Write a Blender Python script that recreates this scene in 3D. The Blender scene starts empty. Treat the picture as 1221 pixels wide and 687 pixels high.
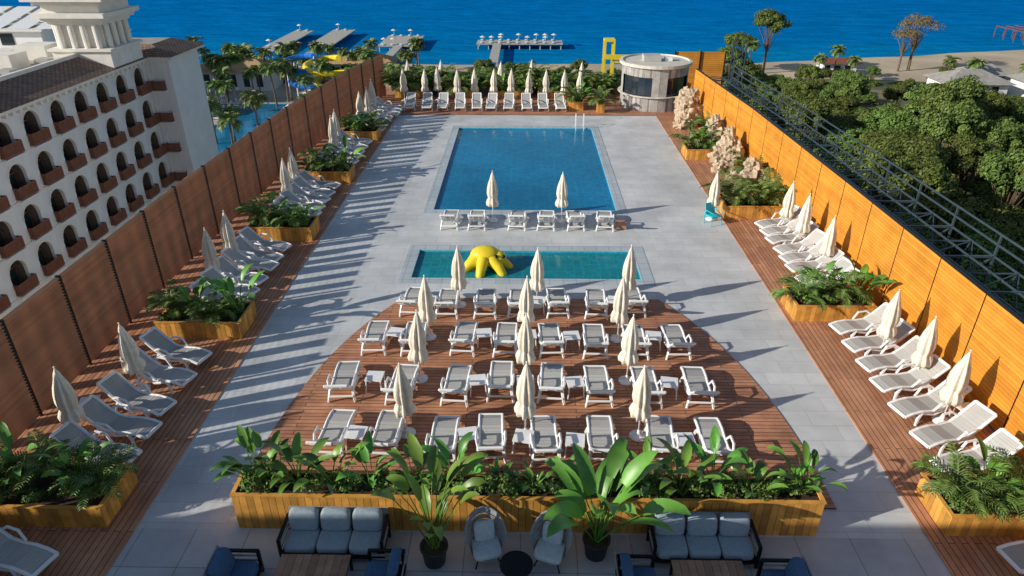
import bpy, math, random
from mathutils import Vector, Matrix, noise
random.seed(7)
R=random.random
def U(a,b): return random.uniform(a,b)
scene=bpy.context.scene
COL=scene.collection

# ------------------------------------------------------------ materials
def newmat(name):
    m=bpy.data.materials.new(name); m.use_nodes=True
    nt=m.node_tree; b=nt.nodes['Principled BSDF']
    return m,nt,b
def N(nt,t,**kw):
    n=nt.nodes.new(t)
    for k,v in kw.items(): setattr(n,k,v)
    return n
def ramp(nt,stops):
    r=N(nt,'ShaderNodeValToRGB'); e=r.color_ramp.elements
    while len(e)<len(stops): e.new(0.5)
    for i,(p,c) in enumerate(stops):
        e[i].position=p; e[i].color=(c[0],c[1],c[2],1)
    return r
def mat(name,col,rough=.6,var=.15,scale=3.0,bump=0.0,bscale=40,metal=0,island=0.0,spec=.4,objrand=0):
    m,nt,b=newmat(name); L=nt.links
    tc=N(nt,'ShaderNodeTexCoord')
    nz=N(nt,'ShaderNodeTexNoise'); nz.inputs['Scale'].default_value=scale; nz.inputs['Detail'].default_value=6
    L.new(tc.outputs['Object'],nz.inputs['Vector'])
    r=ramp(nt,[(.3,[c*(1-var) for c in col]),(.7,[min(1,c*(1+var)) for c in col])])
    L.new(nz.outputs['Fac'],r.inputs['Fac'])
    out=r.outputs['Color']
    if island or objrand:
        hs=N(nt,'ShaderNodeHueSaturation')
        src=N(nt,'ShaderNodeNewGeometry').outputs['Random Per Island'] if island else N(nt,'ShaderNodeObjectInfo').outputs['Random']
        k=island or objrand
        mr=N(nt,'ShaderNodeMapRange'); mr.inputs['To Min'].default_value=1-k; mr.inputs['To Max'].default_value=1+k
        L.new(src,mr.inputs['Value']); L.new(mr.outputs[0],hs.inputs['Value']); L.new(out,hs.inputs['Color']); out=hs.outputs['Color']
        if island and objrand:
            hs2=N(nt,'ShaderNodeHueSaturation'); oi=N(nt,'ShaderNodeObjectInfo')
            m1=N(nt,'ShaderNodeMapRange'); m1.inputs['To Min'].default_value=1-objrand; m1.inputs['To Max'].default_value=1+objrand
            m2=N(nt,'ShaderNodeMapRange'); m2.inputs['To Min'].default_value=.47; m2.inputs['To Max'].default_value=.53
            L.new(oi.outputs['Random'],m1.inputs['Value']); L.new(oi.outputs['Random'],m2.inputs['Value'])
            L.new(m1.outputs[0],hs2.inputs['Value']); L.new(m2.outputs[0],hs2.inputs['Hue']); L.new(out,hs2.inputs['Color']); out=hs2.outputs['Color']
    L.new(out,b.inputs['Base Color'])
    b.inputs['Roughness'].default_value=rough; b.inputs['Metallic'].default_value=metal
    b.inputs['Specular IOR Level'].default_value=spec
    if bump:
        n2=N(nt,'ShaderNodeTexNoise'); n2.inputs['Scale'].default_value=bscale; n2.inputs['Detail'].default_value=5
        L.new(tc.outputs['Object'],n2.inputs['Vector'])
        bp=N(nt,'ShaderNodeBump'); bp.inputs['Strength'].default_value=bump; bp.inputs['Distance'].default_value=.05
        L.new(n2.outputs['Fac'],bp.inputs['Height']); L.new(bp.outputs[0],b.inputs['Normal'])
    return m
def brickmat(name,c1,c2,mortar,bw,bh,ms,rough=.6,rot=0,offset=.5,stain=.25,sscale=.6,spec=.4,bump=.3):
    m,nt,b=newmat(name); L=nt.links
    tc=N(nt,'ShaderNodeTexCoord'); mp=N(nt,'ShaderNodeMapping'); mp.inputs['Rotation'].default_value=(0,0,rot)
    L.new(tc.outputs['Object'],mp.inputs['Vector'])
    br=N(nt,'ShaderNodeTexBrick'); br.offset=offset
    br.inputs['Scale'].default_value=1; br.inputs['Brick Width'].default_value=bw; br.inputs['Row Height'].default_value=bh
    br.inputs['Mortar Size'].default_value=ms; br.inputs['Mortar Smooth'].default_value=.1
    br.inputs['Color1'].default_value=(*c1,1); br.inputs['Color2'].default_value=(*c2,1); br.inputs['Mortar'].default_value=(*mortar,1)
    L.new(mp.outputs[0],br.inputs['Vector'])
    nz=N(nt,'ShaderNodeTexNoise'); nz.inputs['Scale'].default_value=sscale; nz.inputs['Detail'].default_value=9; nz.inputs['Roughness'].default_value=.65
    L.new(tc.outputs['Object'],nz.inputs['Vector'])
    mr=N(nt,'ShaderNodeMapRange'); mr.inputs['From Min'].default_value=.3; mr.inputs['From Max'].default_value=.7
    mr.inputs['To Min'].default_value=1-stain; mr.inputs['To Max'].default_value=1+stain
    L.new(nz.outputs['Fac'],mr.inputs['Value'])
    hs=N(nt,'ShaderNodeHueSaturation'); L.new(br.outputs['Color'],hs.inputs['Color']); L.new(mr.outputs[0],hs.inputs['Value'])
    L.new(hs.outputs[0],b.inputs['Base Color'])
    b.inputs['Roughness'].default_value=rough; b.inputs['Specular IOR Level'].default_value=spec
    bp=N(nt,'ShaderNodeBump'); bp.inputs['Strength'].default_value=bump; bp.inputs['Distance'].default_value=.01; bp.invert=True
    L.new(br.outputs['Fac'],bp.inputs['Height']); L.new(bp.outputs[0],b.inputs['Normal'])
    return m
def watermat(name,c1,c2,grout,tile):
    # tiled pool floor seen through rippled water, glossy surface
    m,nt,b=newmat(name); L=nt.links
    tc=N(nt,'ShaderNodeTexCoord')
    nz=N(nt,'ShaderNodeTexNoise'); nz.inputs['Scale'].default_value=1.6; nz.inputs['Detail'].default_value=4
    L.new(tc.outputs['Object'],nz.inputs['Vector'])
    mx=N(nt,'ShaderNodeMix',data_type='RGBA'); mx.blend_type='LINEAR_LIGHT'; mx.inputs['Factor'].default_value=.12
    L.new(tc.outputs['Object'],mx.inputs[6]); L.new(nz.outputs['Color'],mx.inputs[7])
    br=N(nt,'ShaderNodeTexBrick'); br.offset=0; br.inputs['Scale'].default_value=1; br.inputs['Brick Width'].default_value=tile; br.inputs['Row Height'].default_value=tile
    br.inputs['Mortar Size'].default_value=.02; br.inputs['Mortar Smooth'].default_value=.6
    br.inputs['Color1'].default_value=(*c1,1); br.inputs['Color2'].default_value=(*c2,1); br.inputs['Mortar'].default_value=(*grout,1)
    L.new(mx.outputs[2],br.inputs['Vector'])
    vo=N(nt,'ShaderNodeTexVoronoi'); vo.feature='DISTANCE_TO_EDGE'; vo.inputs['Scale'].default_value=1.9
    mx2=N(nt,'ShaderNodeMix',data_type='RGBA'); mx2.blend_type='LINEAR_LIGHT'; mx2.inputs['Factor'].default_value=.35
    L.new(tc.outputs['Object'],mx2.inputs[6]); L.new(nz.outputs['Color'],mx2.inputs[7]); L.new(mx2.outputs[2],vo.inputs['Vector'])
    mr=N(nt,'ShaderNodeMapRange'); mr.inputs['From Max'].default_value=.12; mr.inputs['To Min'].default_value=1.15; mr.inputs['To Max'].default_value=.96  # caustic light painted in as a brighter web along cell edges
    L.new(vo.outputs['Distance'],mr.inputs['Value'])
    n3=N(nt,'ShaderNodeTexNoise'); n3.inputs['Scale'].default_value=.18; n3.inputs['Detail'].default_value=3; L.new(tc.outputs['Object'],n3.inputs['Vector'])
    m3=N(nt,'ShaderNodeMapRange'); m3.inputs['From Min'].default_value=.35; m3.inputs['From Max'].default_value=.65; m3.inputs['To Min'].default_value=.82; m3.inputs['To Max'].default_value=1.18
    L.new(n3.outputs['Fac'],m3.inputs['Value'])
    mu=N(nt,'ShaderNodeMath',operation='MULTIPLY'); L.new(mr.outputs[0],mu.inputs[0]); L.new(m3.outputs[0],mu.inputs[1])
    hs=N(nt,'ShaderNodeHueSaturation'); L.new(br.outputs['Color'],hs.inputs['Color']); L.new(mu.outputs[0],hs.inputs['Value']); L.new(hs.outputs[0],b.inputs['Base Color'])
    b.inputs['Roughness'].default_value=.06; b.inputs['IOR'].default_value=1.33; b.inputs['Specular IOR Level'].default_value=.35
    n2=N(nt,'ShaderNodeTexNoise'); n2.inputs['Scale'].default_value=2.2; n2.inputs['Detail'].default_value=4; L.new(tc.outputs['Object'],n2.inputs['Vector'])
    bp=N(nt,'ShaderNodeBump'); bp.inputs['Strength'].default_value=.25; bp.inputs['Distance'].default_value=.05
    L.new(n2.outputs['Fac'],bp.inputs['Height']); L.new(bp.outputs[0],b.inputs['Normal'])
    return m

M={}
M['tile']=brickmat('grey_paving',(.53,.54,.54),(.59,.60,.60),(.40,.41,.41),1.2,.6,.007,rough=.6,stain=.2,sscale=.45,spec=.25)
M['tile2']=brickmat('terrace_paving_mat',(.46,.47,.48),(.52,.53,.54),(.27,.28,.29),1.2,1.2,.012,rough=.55,offset=0,stain=.2)  # larger pavers; a little shade is painted into their darker tone
M['coping']=brickmat('coping_mat',(.42,.47,.50),(.47,.52,.55),(.28,.32,.34),.5,.5,.012,rough=.5,offset=0,stain=.12,spec=.25)
M['deckY']=brickmat('deck_planks_long',(.42,.19,.105),(.56,.28,.16),(.11,.055,.03),3.0,.145,.010,rough=.55,rot=math.radians(90),stain=.25,sscale=1.2,spec=.2)
M['deckX']=brickmat('deck_planks_cross',(.40,.18,.10),(.54,.26,.15),(.11,.055,.03),3.0,.145,.010,rough=.55,stain=.3,sscale=1.2,spec=.2)
M['pooltile']=brickmat('pool_mosaic',(.02,.34,.50),(.035,.42,.6),(.08,.5,.68),.25,.25,.018,rough=.4,offset=0,stain=.12,sscale=.4)
M['water']=watermat('pool_water_mat',(.004,.155,.31),(.006,.175,.335),(.010,.20,.36),.33)
M['water2']=watermat('kids_water_mat',(.008,.20,.25),(.011,.23,.28),(.02,.27,.31),.33)
M['fenceR']=mat('fence_wood_orange',(.66,.27,.035),rough=.6,var=.14,scale=1.5,island=.14,bump=.1,spec=.2)
M['fenceL']=mat('fence_wood_brown',(.66,.31,.15),rough=.6,var=.12,scale=1.5,island=.10,spec=.2)
M['planter']=mat('planter_wood',(.62,.30,.06),rough=.55,var=.2,scale=4,island=.25,bump=.1)
M['dark']=mat('dark_metal',(.02,.022,.025),rough=.4,metal=.6)
M['steel']=mat('steel_truss',(.07,.10,.12),rough=.4,metal=.3)
M['white']=mat('white_resin',(.84,.84,.83),rough=.35,var=.03)
M['sling']=mat('sling_fabric',(.44,.43,.41),rough=.8,var=.06,objrand=.1)
M['canvas']=mat('parasol_canvas',(.78,.71,.59),rough=.85,var=.1,scale=6,objrand=.08,bump=.2)
M['soil']=mat('soil',(.06,.04,.025),rough=.95,var=.3,scale=8,bump=.5)
M['leaf']=mat('big_leaf',(.12,.26,.035),rough=.42,var=.3,scale=2,island=.35,objrand=.15,spec=.5)
M['palm']=mat('palm_leaf',(.14,.20,.045),rough=.5,var=.3,scale=2,island=.3,objrand=.2)
M['shrub']=mat('shrub_leaf',(.11,.18,.03),rough=.6,var=.35,scale=1.5,island=.4,objrand=.2)
M['tree']=mat('tree_leaf',(.11,.15,.032),rough=.6,var=.3,scale=.25,island=.4,objrand=.3,spec=.2)
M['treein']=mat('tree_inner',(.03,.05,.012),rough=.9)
M['drytree']=mat('dry_tree_leaf',(.20,.15,.06),rough=.7,var=.3,scale=.4,island=.35)
M['bark']=mat('bark',(.16,.11,.07),rough=.9,var=.3,scale=6,bump=.5,bscale=12)
M['rock']=mat('sandstone_rock',(.47,.37,.265),rough=.85,var=.35,scale=2.2,bump=.8,bscale=6)
M['stone']=brickmat('hut_stone',(.34,.32,.30),(.46,.44,.42),(.2,.19,.18),.7,.22,.02,rough=.8,stain=.3,sscale=2,bump=.8)
M['roofw']=mat('hut_roof',(.62,.58,.50),rough=.7,var=.15)
M['glass']=mat('dark_glass',(.02,.03,.04),rough=.08,spec=.8)
M['recess_shade']=mat('balcony_recess_shade',(.13,.10,.08),rough=.8,var=.3)  # dark tone paints the shade inside the balcony arches
M['yellow']=mat('yellow_fibreglass',(.80,.62,.03),rough=.35,var=.08)
M['blue']=mat('blue_fibreglass',(.02,.16,.55),rough=.3,var=.05)
M['turq']=mat('turquoise_plastic',(.02,.50,.60),rough=.4,var=.05)
M['cushion']=mat('cushion_grey_blue',(.32,.39,.44),rough=.9,var=.1,scale=12,bump=.2)
M['cushionL']=mat('cushion_light',(.56,.61,.64),rough=.9,var=.1,scale=12)
M['navy']=mat('cushion_navy',(.06,.13,.25),rough=.9,var=.1,scale=12)
M['wicker']=mat('wicker_grey',(.32,.34,.36),rough=.8,var=.25,scale=40,bump=.5,bscale=60)
M['pot']=mat('black_pot',(.025,.025,.028),rough=.5)
M['tabletop']=mat('table_wood',(.36,.20,.13),rough=.5,var=.2,scale=6,island=.2)
M['plaster']=mat('hotel_plaster',(.74,.74,.74),rough=.85,var=.06,scale=.7)
M['cream']=mat('cream_stone',(.76,.73,.67),rough=.8,var=.08,scale=1)
M['balc']=mat('balcony_wood',(.22,.085,.05),rough=.6,var=.2)
M['rooftile']=brickmat('roof_tiles',(.22,.14,.10),(.32,.21,.15),(.10,.06,.05),.35,.30,.04,rough=.85,stain=.3,sscale=.8)
M['thatch']=mat('tan_roof',(.46,.30,.15),rough=.9,var=.25,scale=3,bump=.4)
M['greyroof']=mat('grey_roof',(.34,.32,.29),rough=.8,var=.2,scale=1)
M['sand']=mat('beach_sand',(.50,.40,.28),rough=.95,var=.2,scale=.08,bump=.3,bscale=1)
M['pave']=mat('resort_paving',(.44,.40,.34),rough=.85,var=.25,scale=.15)
M['jetty']=mat('jetty_timber',(.42,.40,.36),rough=.8,var=.2)
M['rust']=mat('rust_timber',(.22,.08,.05),rough=.8,var=.2)
M['concrete']=mat('concrete',(.42,.41,.39),rough=.85,var=.15,scale=1)
m,nt,b=newmat('ground_mat'); L=nt.links
tc=N(nt,'ShaderNodeTexCoord'); nz=N(nt,'ShaderNodeTexNoise'); nz.inputs['Scale'].default_value=.06; nz.inputs['Detail'].default_value=10
L.new(tc.outputs['Object'],nz.inputs['Vector'])
r=ramp(nt,[(.35,(.05,.07,.02)),(.5,(.10,.10,.045)),(.65,(.24,.19,.11))]); L.new(nz.outputs['Fac'],r.inputs['Fac']); L.new(r.outputs[0],b.inputs['Base Color'])
b.inputs['Roughness'].default_value=.95; M['ground']=m
m,nt,b=newmat('sea_water'); L=nt.links
tc=N(nt,'ShaderNodeTexCoord')
sep=N(nt,'ShaderNodeSeparateXYZ'); L.new(tc.outputs['Object'],sep.inputs[0])
nz0=N(nt,'ShaderNodeTexNoise'); nz0.inputs['Scale'].default_value=.012; nz0.inputs['Detail'].default_value=5
mp0=N(nt,'ShaderNodeMapping'); mp0.inputs['Scale'].default_value=(1,3,1); L.new(tc.outputs['Object'],mp0.inputs[0]); L.new(mp0.outputs[0],nz0.inputs['Vector'])
ma=N(nt,'ShaderNodeMath',operation='MULTIPLY_ADD'); L.new(nz0.outputs['Fac'],ma.inputs[0]); ma.inputs[1].default_value=110; L.new(sep.outputs['Y'],ma.inputs[2])
mr=N(nt,'ShaderNodeMapRange'); mr.inputs['From Min'].default_value=215; mr.inputs['From Max'].default_value=560
L.new(ma.outputs[0],mr.inputs['Value'])
r=ramp(nt,[(0,(.004,.24,.46)),(.2,(.001,.17,.44)),(1,(.0005,.145,.47))]); L.new(mr.outputs[0],r.inputs['Fac'])
mpv=N(nt,'ShaderNodeMapping'); mpv.inputs['Scale'].default_value=(.12,.5,1); L.new(tc.outputs['Object'],mpv.inputs[0])
nv_=N(nt,'ShaderNodeTexNoise'); nv_.inputs['Scale'].default_value=.5; nv_.inputs['Detail'].default_value=8; nv_.inputs['Roughness'].default_value=.7; L.new(mpv.outputs[0],nv_.inputs['Vector'])
mv_=N(nt,'ShaderNodeMapRange'); mv_.inputs['From Min'].default_value=.35; mv_.inputs['From Max'].default_value=.65; mv_.inputs['To Min'].default_value=.8; mv_.inputs['To Max'].default_value=1.2; L.new(nv_.outputs['Fac'],mv_.inputs['Value'])
hv=N(nt,'ShaderNodeHueSaturation'); L.new(r.outputs[0],hv.inputs['Color']); L.new(mv_.outputs[0],hv.inputs['Value']); L.new(hv.outputs[0],b.inputs['Base Color'])  # sparkle painted into the sea colour as lighter and darker streaks
b.inputs['Roughness'].default_value=.35; b.inputs['Specular IOR Level'].default_value=0.0
mp=N(nt,'ShaderNodeMapping'); mp.inputs['Scale'].default_value=(.3,1,1); mp.inputs['Rotation'].default_value=(0,0,.12)
L.new(tc.outputs['Object'],mp.inputs[0])
n2=N(nt,'ShaderNodeTexNoise'); n2.inputs['Scale'].default_value=.3; n2.inputs['Detail'].default_value=7; n2.inputs['Roughness'].default_value=.6
L.new(mp.outputs[0],n2.inputs['Vector'])
bp=N(nt,'ShaderNodeBump'); bp.inputs['Strength'].default_value=.9; bp.inputs['Distance'].default_value=1.5
L.new(n2.outputs['Fac'],bp.inputs['Height']); L.new(bp.outputs[0],b.inputs['Normal']); M['sea']=m

# ------------------------------------------------------------ mesh builder
class MB:
    def __init__(s): s.v=[];s.f=[];s.m=[];s.mats=[]
    def mi(s,k):
        if k not in s.mats: s.mats.append(k)
        return s.mats.index(k)
    def quad(s,pts,k):
        n=len(s.v); s.v+= [tuple(p) for p in pts]; s.f.append(tuple(range(n,n+len(pts)))); s.m.append(s.mi(k))
    def obox(s,c,ax,ay,az,k):
        c=Vector(c);ax=Vector(ax);ay=Vector(ay);az=Vector(az);n=len(s.v)
        for a,b_,d in [(-1,-1,-1),(1,-1,-1),(1,1,-1),(-1,1,-1),(-1,-1,1),(1,-1,1),(1,1,1),(-1,1,1)]:
            s.v.append(tuple(c+ax*a+ay*b_+az*d))
        i=s.mi(k)
        for f in [(0,3,2,1),(4,5,6,7),(0,1,5,4),(1,2,6,5),(2,3,7,6),(3,0,4,7)]:
            s.f.append(tuple(n+q for q in f)); s.m.append(i)
    def box(s,x0,x1,y0,y1,z0,z1,k):
        s.obox(((x0+x1)/2,(y0+y1)/2,(z0+z1)/2),((x1-x0)/2,0,0),(0,(y1-y0)/2,0),(0,0,(z1-z0)/2),k)
    def tube(s,pts,rad,k,n=6,cap=True,flat=1.0):
        pts=[Vector(p) for p in pts]
        if not isinstance(rad,(list,tuple)): rad=[rad]*len(pts)
        base=len(s.v); i=s.mi(k)
        up=Vector((0,0,1))
        for j,p in enumerate(pts):
            d=(pts[min(j+1,len(pts)-1)]-pts[max(j-1,0)])
            if d.length<1e-6: d=Vector((0,0,1))
            d.normalize()
            u=d.cross(up)
            if u.length<.05: u=d.cross(Vector((0,1,0)))
            u.normalize(); w=u.cross(d)
            for q in range(n):
                a=2*math.pi*q/n+math.pi/n
                s.v.append(tuple(p+u*math.cos(a)*rad[j]+w*math.sin(a)*rad[j]*flat))
        for j in range(len(pts)-1):
            for q in range(n):
                a=base+j*n+q; b_=base+j*n+(q+1)%n
                s.f.append((a,b_,b_+n,a+n)); s.m.append(i)
        if cap:
            s.f.append(tuple(base+q for q in range(n))[::-1]); s.m.append(i)
            e=base+(len(pts)-1)*n; s.f.append(tuple(e+q for q in range(n))); s.m.append(i)
    def lathe(s,prof,k,c=(0,0,0),n=16,fold=None,cap=True):
        base=len(s.v); i=s.mi(k)
        for (r_,z) in prof:
            for q in range(n):
                a=2*math.pi*q/n; rr=r_*(fold(q,z) if fold else 1)
                s.v.append((c[0]+rr*math.cos(a),c[1]+rr*math.sin(a),c[2]+z))
        for j in range(len(prof)-1):
            for q in range(n):
                a=base+j*n+q; b_=base+j*n+(q+1)%n
                s.f.append((a,b_,b_+n,a+n)); s.m.append(i)
        if cap:
            s.f.append(tuple(base+q for q in range(n))[::-1]); s.m.append(i)
            e=base+(len(prof)-1)*n; s.f.append(tuple(e+q for q in range(n))); s.m.append(i)
    def sph(s,c,r,k,nu=10,nv=7,sc=(1,1,1),nz=0,ns=1.0,seed=0):
        base=len(s.v); i=s.mi(k); c=Vector(c)
        for a in range(nv+1):
            ph=math.pi*a/nv
            for q in range(nu):
                t=2*math.pi*q/nu
                d=Vector((math.sin(ph)*math.cos(t),math.sin(ph)*math.sin(t),math.cos(ph)))
                rr=r*(1+nz*noise.noise(d*ns+Vector((seed,seed*1.7,0))))
                s.v.append((c[0]+d[0]*rr*sc[0],c[1]+d[1]*rr*sc[1],c[2]+d[2]*rr*sc[2]))
        for a in range(nv):
            for q in range(nu):
                p=base+a*nu+q; p2=base+a*nu+(q+1)%nu
                s.f.append((p,p+nu,p2+nu,p2)); s.m.append(i)
    def mesh(s,name,smooth=False):
        me=bpy.data.meshes.new(name); me.from_pydata(s.v,[],s.f)
        for k in s.mats: me.materials.append(M[k])
        me.polygons.foreach_set('material_index',s.m)
        if smooth: me.polygons.foreach_set('use_smooth',[True]*len(s.f))
        me.update(); return me
    def obj(s,name,smooth=False,parent=None,loc=(0,0,0),rot=0):
        return place(s.mesh(name,smooth),name,loc,rot,parent=parent)
def place(me,name,loc=(0,0,0),rot=0,sc=1,parent=None):
    o=bpy.data.objects.new(name,me); COL.objects.link(o)
    o.location=loc; o.rotation_euler=(0,0,rot)
    o.scale=(sc,sc,sc) if not isinstance(sc,tuple) else sc
    if parent: o.parent=parent
    return o
def empty(name):
    o=bpy.data.objects.new(name,None); COL.objects.link(o); return o

GZ=-22.0
# ------------------------------------------------------------ sea, ground, beach
b=MB(); b.quad([(-15000,-9000,GZ-.5),(15000,-9000,GZ-.5),(15000,20000,GZ-.5),(-15000,20000,GZ-.5)],'sea'); b.obj('sea')
shore=[(-3000,60),(-600,150),(-250,172),(-100,178),(-40,182),(10,184),(60,186),(90,193),(120,202),(170,214),(260,235),(500,300),(3000,900)]
def shore_pts():
    out=[]
    for (x0,y0),(x1,y1) in zip(shore,shore[1:]):
        n=12
        for i in range(n):
            t=i/n; x=x0+(x1-x0)*t; y=y0+(y1-y0)*t+2.0*noise.noise(Vector((x*.05,3,0)))*(1 if abs(x)<600 else 5)
            out.append((x,y))
    out.append(shore[-1]); return out
SP=shore_pts()
b=MB()
for (x0,y0),(x1,y1) in zip(SP,SP[1:]):
    b.quad([(x0,-9000,GZ),(x1,-9000,GZ),(x1,y1-4,GZ),(x0,y0-4,GZ)],'ground')
b.obj('ground')
b=MB()
def wd(x): return 14 if x<40 else min(36,14+(x-40)*.34)
for (x0,y0),(x1,y1) in zip(SP,SP[1:]):
    b.quad([(x0,y0-wd(x0)+2*math.sin(x0*.1),GZ+.01),(x1,y1-wd(x1)+2*math.sin(x1*.1),GZ+.01),(x1,y1-4,GZ+.01),(x0,y0-4,GZ+.01)],'sand')
    b.quad([(x0,y0-4,GZ+.01),(x1,y1-4,GZ+.01),(x1,y1+2,GZ-.55),(x0,y0+2,GZ-.55)],'sand')
b.obj('beach')
b=MB(); b.box(-92,-20,82,168,GZ-.1,GZ+.02,'pave'); b.obj('resort_pavement')

# ------------------------------------------------------------ pool building and deck
LF=[(-13.3,3.0),(-13.1,12),(-13.1,24),(-12.6,36),(-11.6,46),(-10.4,52)]
RF=[(12.6,3.0),(12.5,14),(12.3,25),(12.0,36),(11.3,46.6)]
b=MB(); b.box(-13.6,12.9,-3,55,GZ,-1.3,'plaster')
b.box(-13.6,-13.4,-3,55,-1.3,-.05,'concrete'); b.box(12.7,12.9,-3,55,-1.3,-.05,'concrete'); b.box(-13.4,12.7,-3,-2.8,-1.3,-.05,'concrete'); b.box(-13.4,12.7,54.8,55,-1.3,.5,'concrete')
b.obj('pool_building')
PX0,PX1,PY0,PY1=-4.15,4.3,29.4,43.3
KX0,KX1,KY0,KY1=-4.2,4.45,22.65,25.1
b=MB(); X0,X1=-8.57,8.92
c=.45
def rect(b,x0,x1,y0,y1,z,k): b.quad([(x0,y0,z),(x1,y0,z),(x1,y1,z),(x0,y1,z)],k)
ys=[10.62,KY0-c,KY1+c,PY0-c,PY1+c,46.4]
rect(b,X0,X1,ys[0],ys[1],0,'tile'); rect(b,X0,X1,ys[2],ys[3],0,'tile'); rect(b,X0,X1,ys[4],ys[5],0,'tile')
rect(b,X0,KX0-c,ys[1],ys[2],0,'tile'); rect(b,KX1+c,X1,ys[1],ys[2],0,'tile')
rect(b,X0,PX0-c,ys[3],ys[4],0,'tile'); rect(b,PX1+c,X1,ys[3],ys[4],0,'tile')
b.obj('pool_deck_paving')
b=MB(); rect(b,-13.4,12.7,-2.8,10.62,0.004,'tile2'); b.obj('terrace_paving')
for nm,(x0,x1,y0,y1) in (('swimming_pool',(PX0,PX1,PY0,PY1)),('kids_pool',(KX0,KX1,KY0,KY1))):
    par=empty(nm); b=MB()
    b.box(x0-c,x1+c,y0-c,y0,-.2,.012,'coping'); b.box(x0-c,x1+c,y1,y1+c,-.2,.012,'coping')
    b.box(x0-c,x0,y0,y1,-.2,.012,'coping'); b.box(x1,x1+c,y0,y1,-.2,.012,'coping'); b.obj('coping',parent=par)
    b=MB(); t_=.012
    for (xa,xb,ya,yb) in ((x0,x0+t_,y0,y1),(x1-t_,x1,y0,y1),(x0+t_,x1-t_,y0,y0+t_),(x0+t_,x1-t_,y1-t_,y1)): b.box(xa,xb,ya,yb,-.2,-.02,'pooltile')
    b.obj('waterline_tiles',parent=par)
    b=MB(); rect(b,x0,x1,y0,y1,-.09,'water' if nm=='swimming_pool' else 'water2'); b.obj('water',parent=par)
    if nm=='swimming_pool':
        b=MB()
        for xx in (3.3,):
            for s_ in (0,.5):
                b.tube([(xx+s_,y1+.35,0),(xx+s_,y1+.35,.75),(xx+s_,y1+.1,.9),(xx+s_,y1-.25,.7),(xx+s_,y1-.3,-.15)],.022,'white',n=6)
        b.obj('ladder',parent=par)
def fx(F,y):
    for (x0,y0),(x1,y1) in zip(F,F[1:]):
        if y0<=y<=y1: return x0+(x1-x0)*(y-y0)/(y1-y0)
    return F[-1][0] if y>F[-1][1] else F[0][0]
b=MB(); b.box(-13.4,X0,6.0,54.8,-.05,.03,'deckY'); b.obj('timber_boardwalk')
b=MB(); b.box(X1,12.7,6.0,46.4,-.05,.03,'deckY'); b.obj('timber_boardwalk')
b=MB(); b.box(X0+.002,15.8,46.4,54.8,-.05,.032,'deckX'); b.obj('timber_boardwalk')
b=MB(); pts=[]
cx,cy,ea,eb=.3,12.2,6.95,11.7
top=21.1
for i in range(41):
    y=11.45+(top-11.45)*i/40; w=ea*math.sqrt(max(0,1-((y-cy)/eb)**2)) if y>cy else ea
    pts.append((cx+w,y))
L_=[(2*cx-x,y) for x,y in pts]
poly=pts+L_[::-1]
b.quad([(x,y,.03) for x,y in poly],'deckX')
for (x0,y0),(x1,y1) in zip(poly,poly[1:]+poly[:1]): b.quad([(x0,y0,0),(x1,y1,0),(x1,y1,.03),(x0,y0,.03)],'deckX')
b.obj('timber_deck')

# ------------------------------------------------------------ fences
EL=22.0; DX,DY=.935,.355
def seglist(F,step):
    out=[]
    for (x0,y0),(x1,y1) in zip(F,F[1:]):
        l=math.hypot(x1-x0,y1-y0); n=max(1,round(l/step))
        for i in range(n): out.append((Vector((x0+(x1-x0)*i/n,y0+(y1-y0)*i/n,0)),Vector((x0+(x1-x0)*(i+1)/n,y0+(y1-y0)*(i+1)/n,0))))
    return out
FH=3.05
par=empty('slatted_timber_fence'); b=MB(); p_=MB()
for a,e in seglist(LF,2.3):
    d=(e-a); l=d.length; d.normalize(); nrm=Vector((d.y,-d.x,0))
    cosn=(nrm.x*DX+nrm.y*DY); tilt=math.atan(math.tan(math.radians(EL))/cosn)
    mid=(a+e)/2
    z=.12
    while z<FH:
        w=nrm*math.cos(tilt)-Vector((0,0,1))*math.sin(tilt); t=w.cross(d)
        b.obox(mid+Vector((0,0,z)),d*(l/2-.03),w*.058,t*.003,'fenceL'); z+=.10
    p_.obox(a+Vector((0,0,FH/2)),d*.028,nrm*.07,Vector((0,0,FH/2+.03)),'dark')
    nb=3
    for i in range(nb):
        c_=a+d*(l*(i+.5)/nb)-nrm*.12
        p_.obox(c_+Vector((0,0,FH/2)),d*.205,nrm*.02,Vector((0,0,FH/2-.05)),'fenceL')
b.obj('louvre_slats',parent=par); p_.obj('posts_and_battens',parent=par)
par=empty('timber_panel_fence'); b=MB(); p_=MB()
for a,e in seglist(RF,2.3):
    d=(e-a); l=d.length; d.normalize(); nrm=Vector((d.y,-d.x,0)); mid=(a+e)/2
    z=.12
    while z<FH:
        b.obox(mid+Vector((0,0,z)),d*(l/2-.02),nrm*.02,Vector((0,0,.052)),'fenceR'); z+=.115
    p_.obox(mid+nrm*.03+Vector((0,0,FH/2)),d*(l/2),nrm*.005,Vector((0,0,FH/2-.05)),'dark')
    p_.obox(a+nrm*.0+Vector((0,0,FH/2)),d*.02,nrm*.024,Vector((0,0,FH/2)),'dark')
    p_.obox(mid+nrm*.05+Vector((0,0,FH+.02)),d*(l/2),nrm*.06,Vector((0,0,.02)),'dark')
b.obj('planks',parent=par); p_.obj('posts',parent=par)
b=MB()
prev=None
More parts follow.
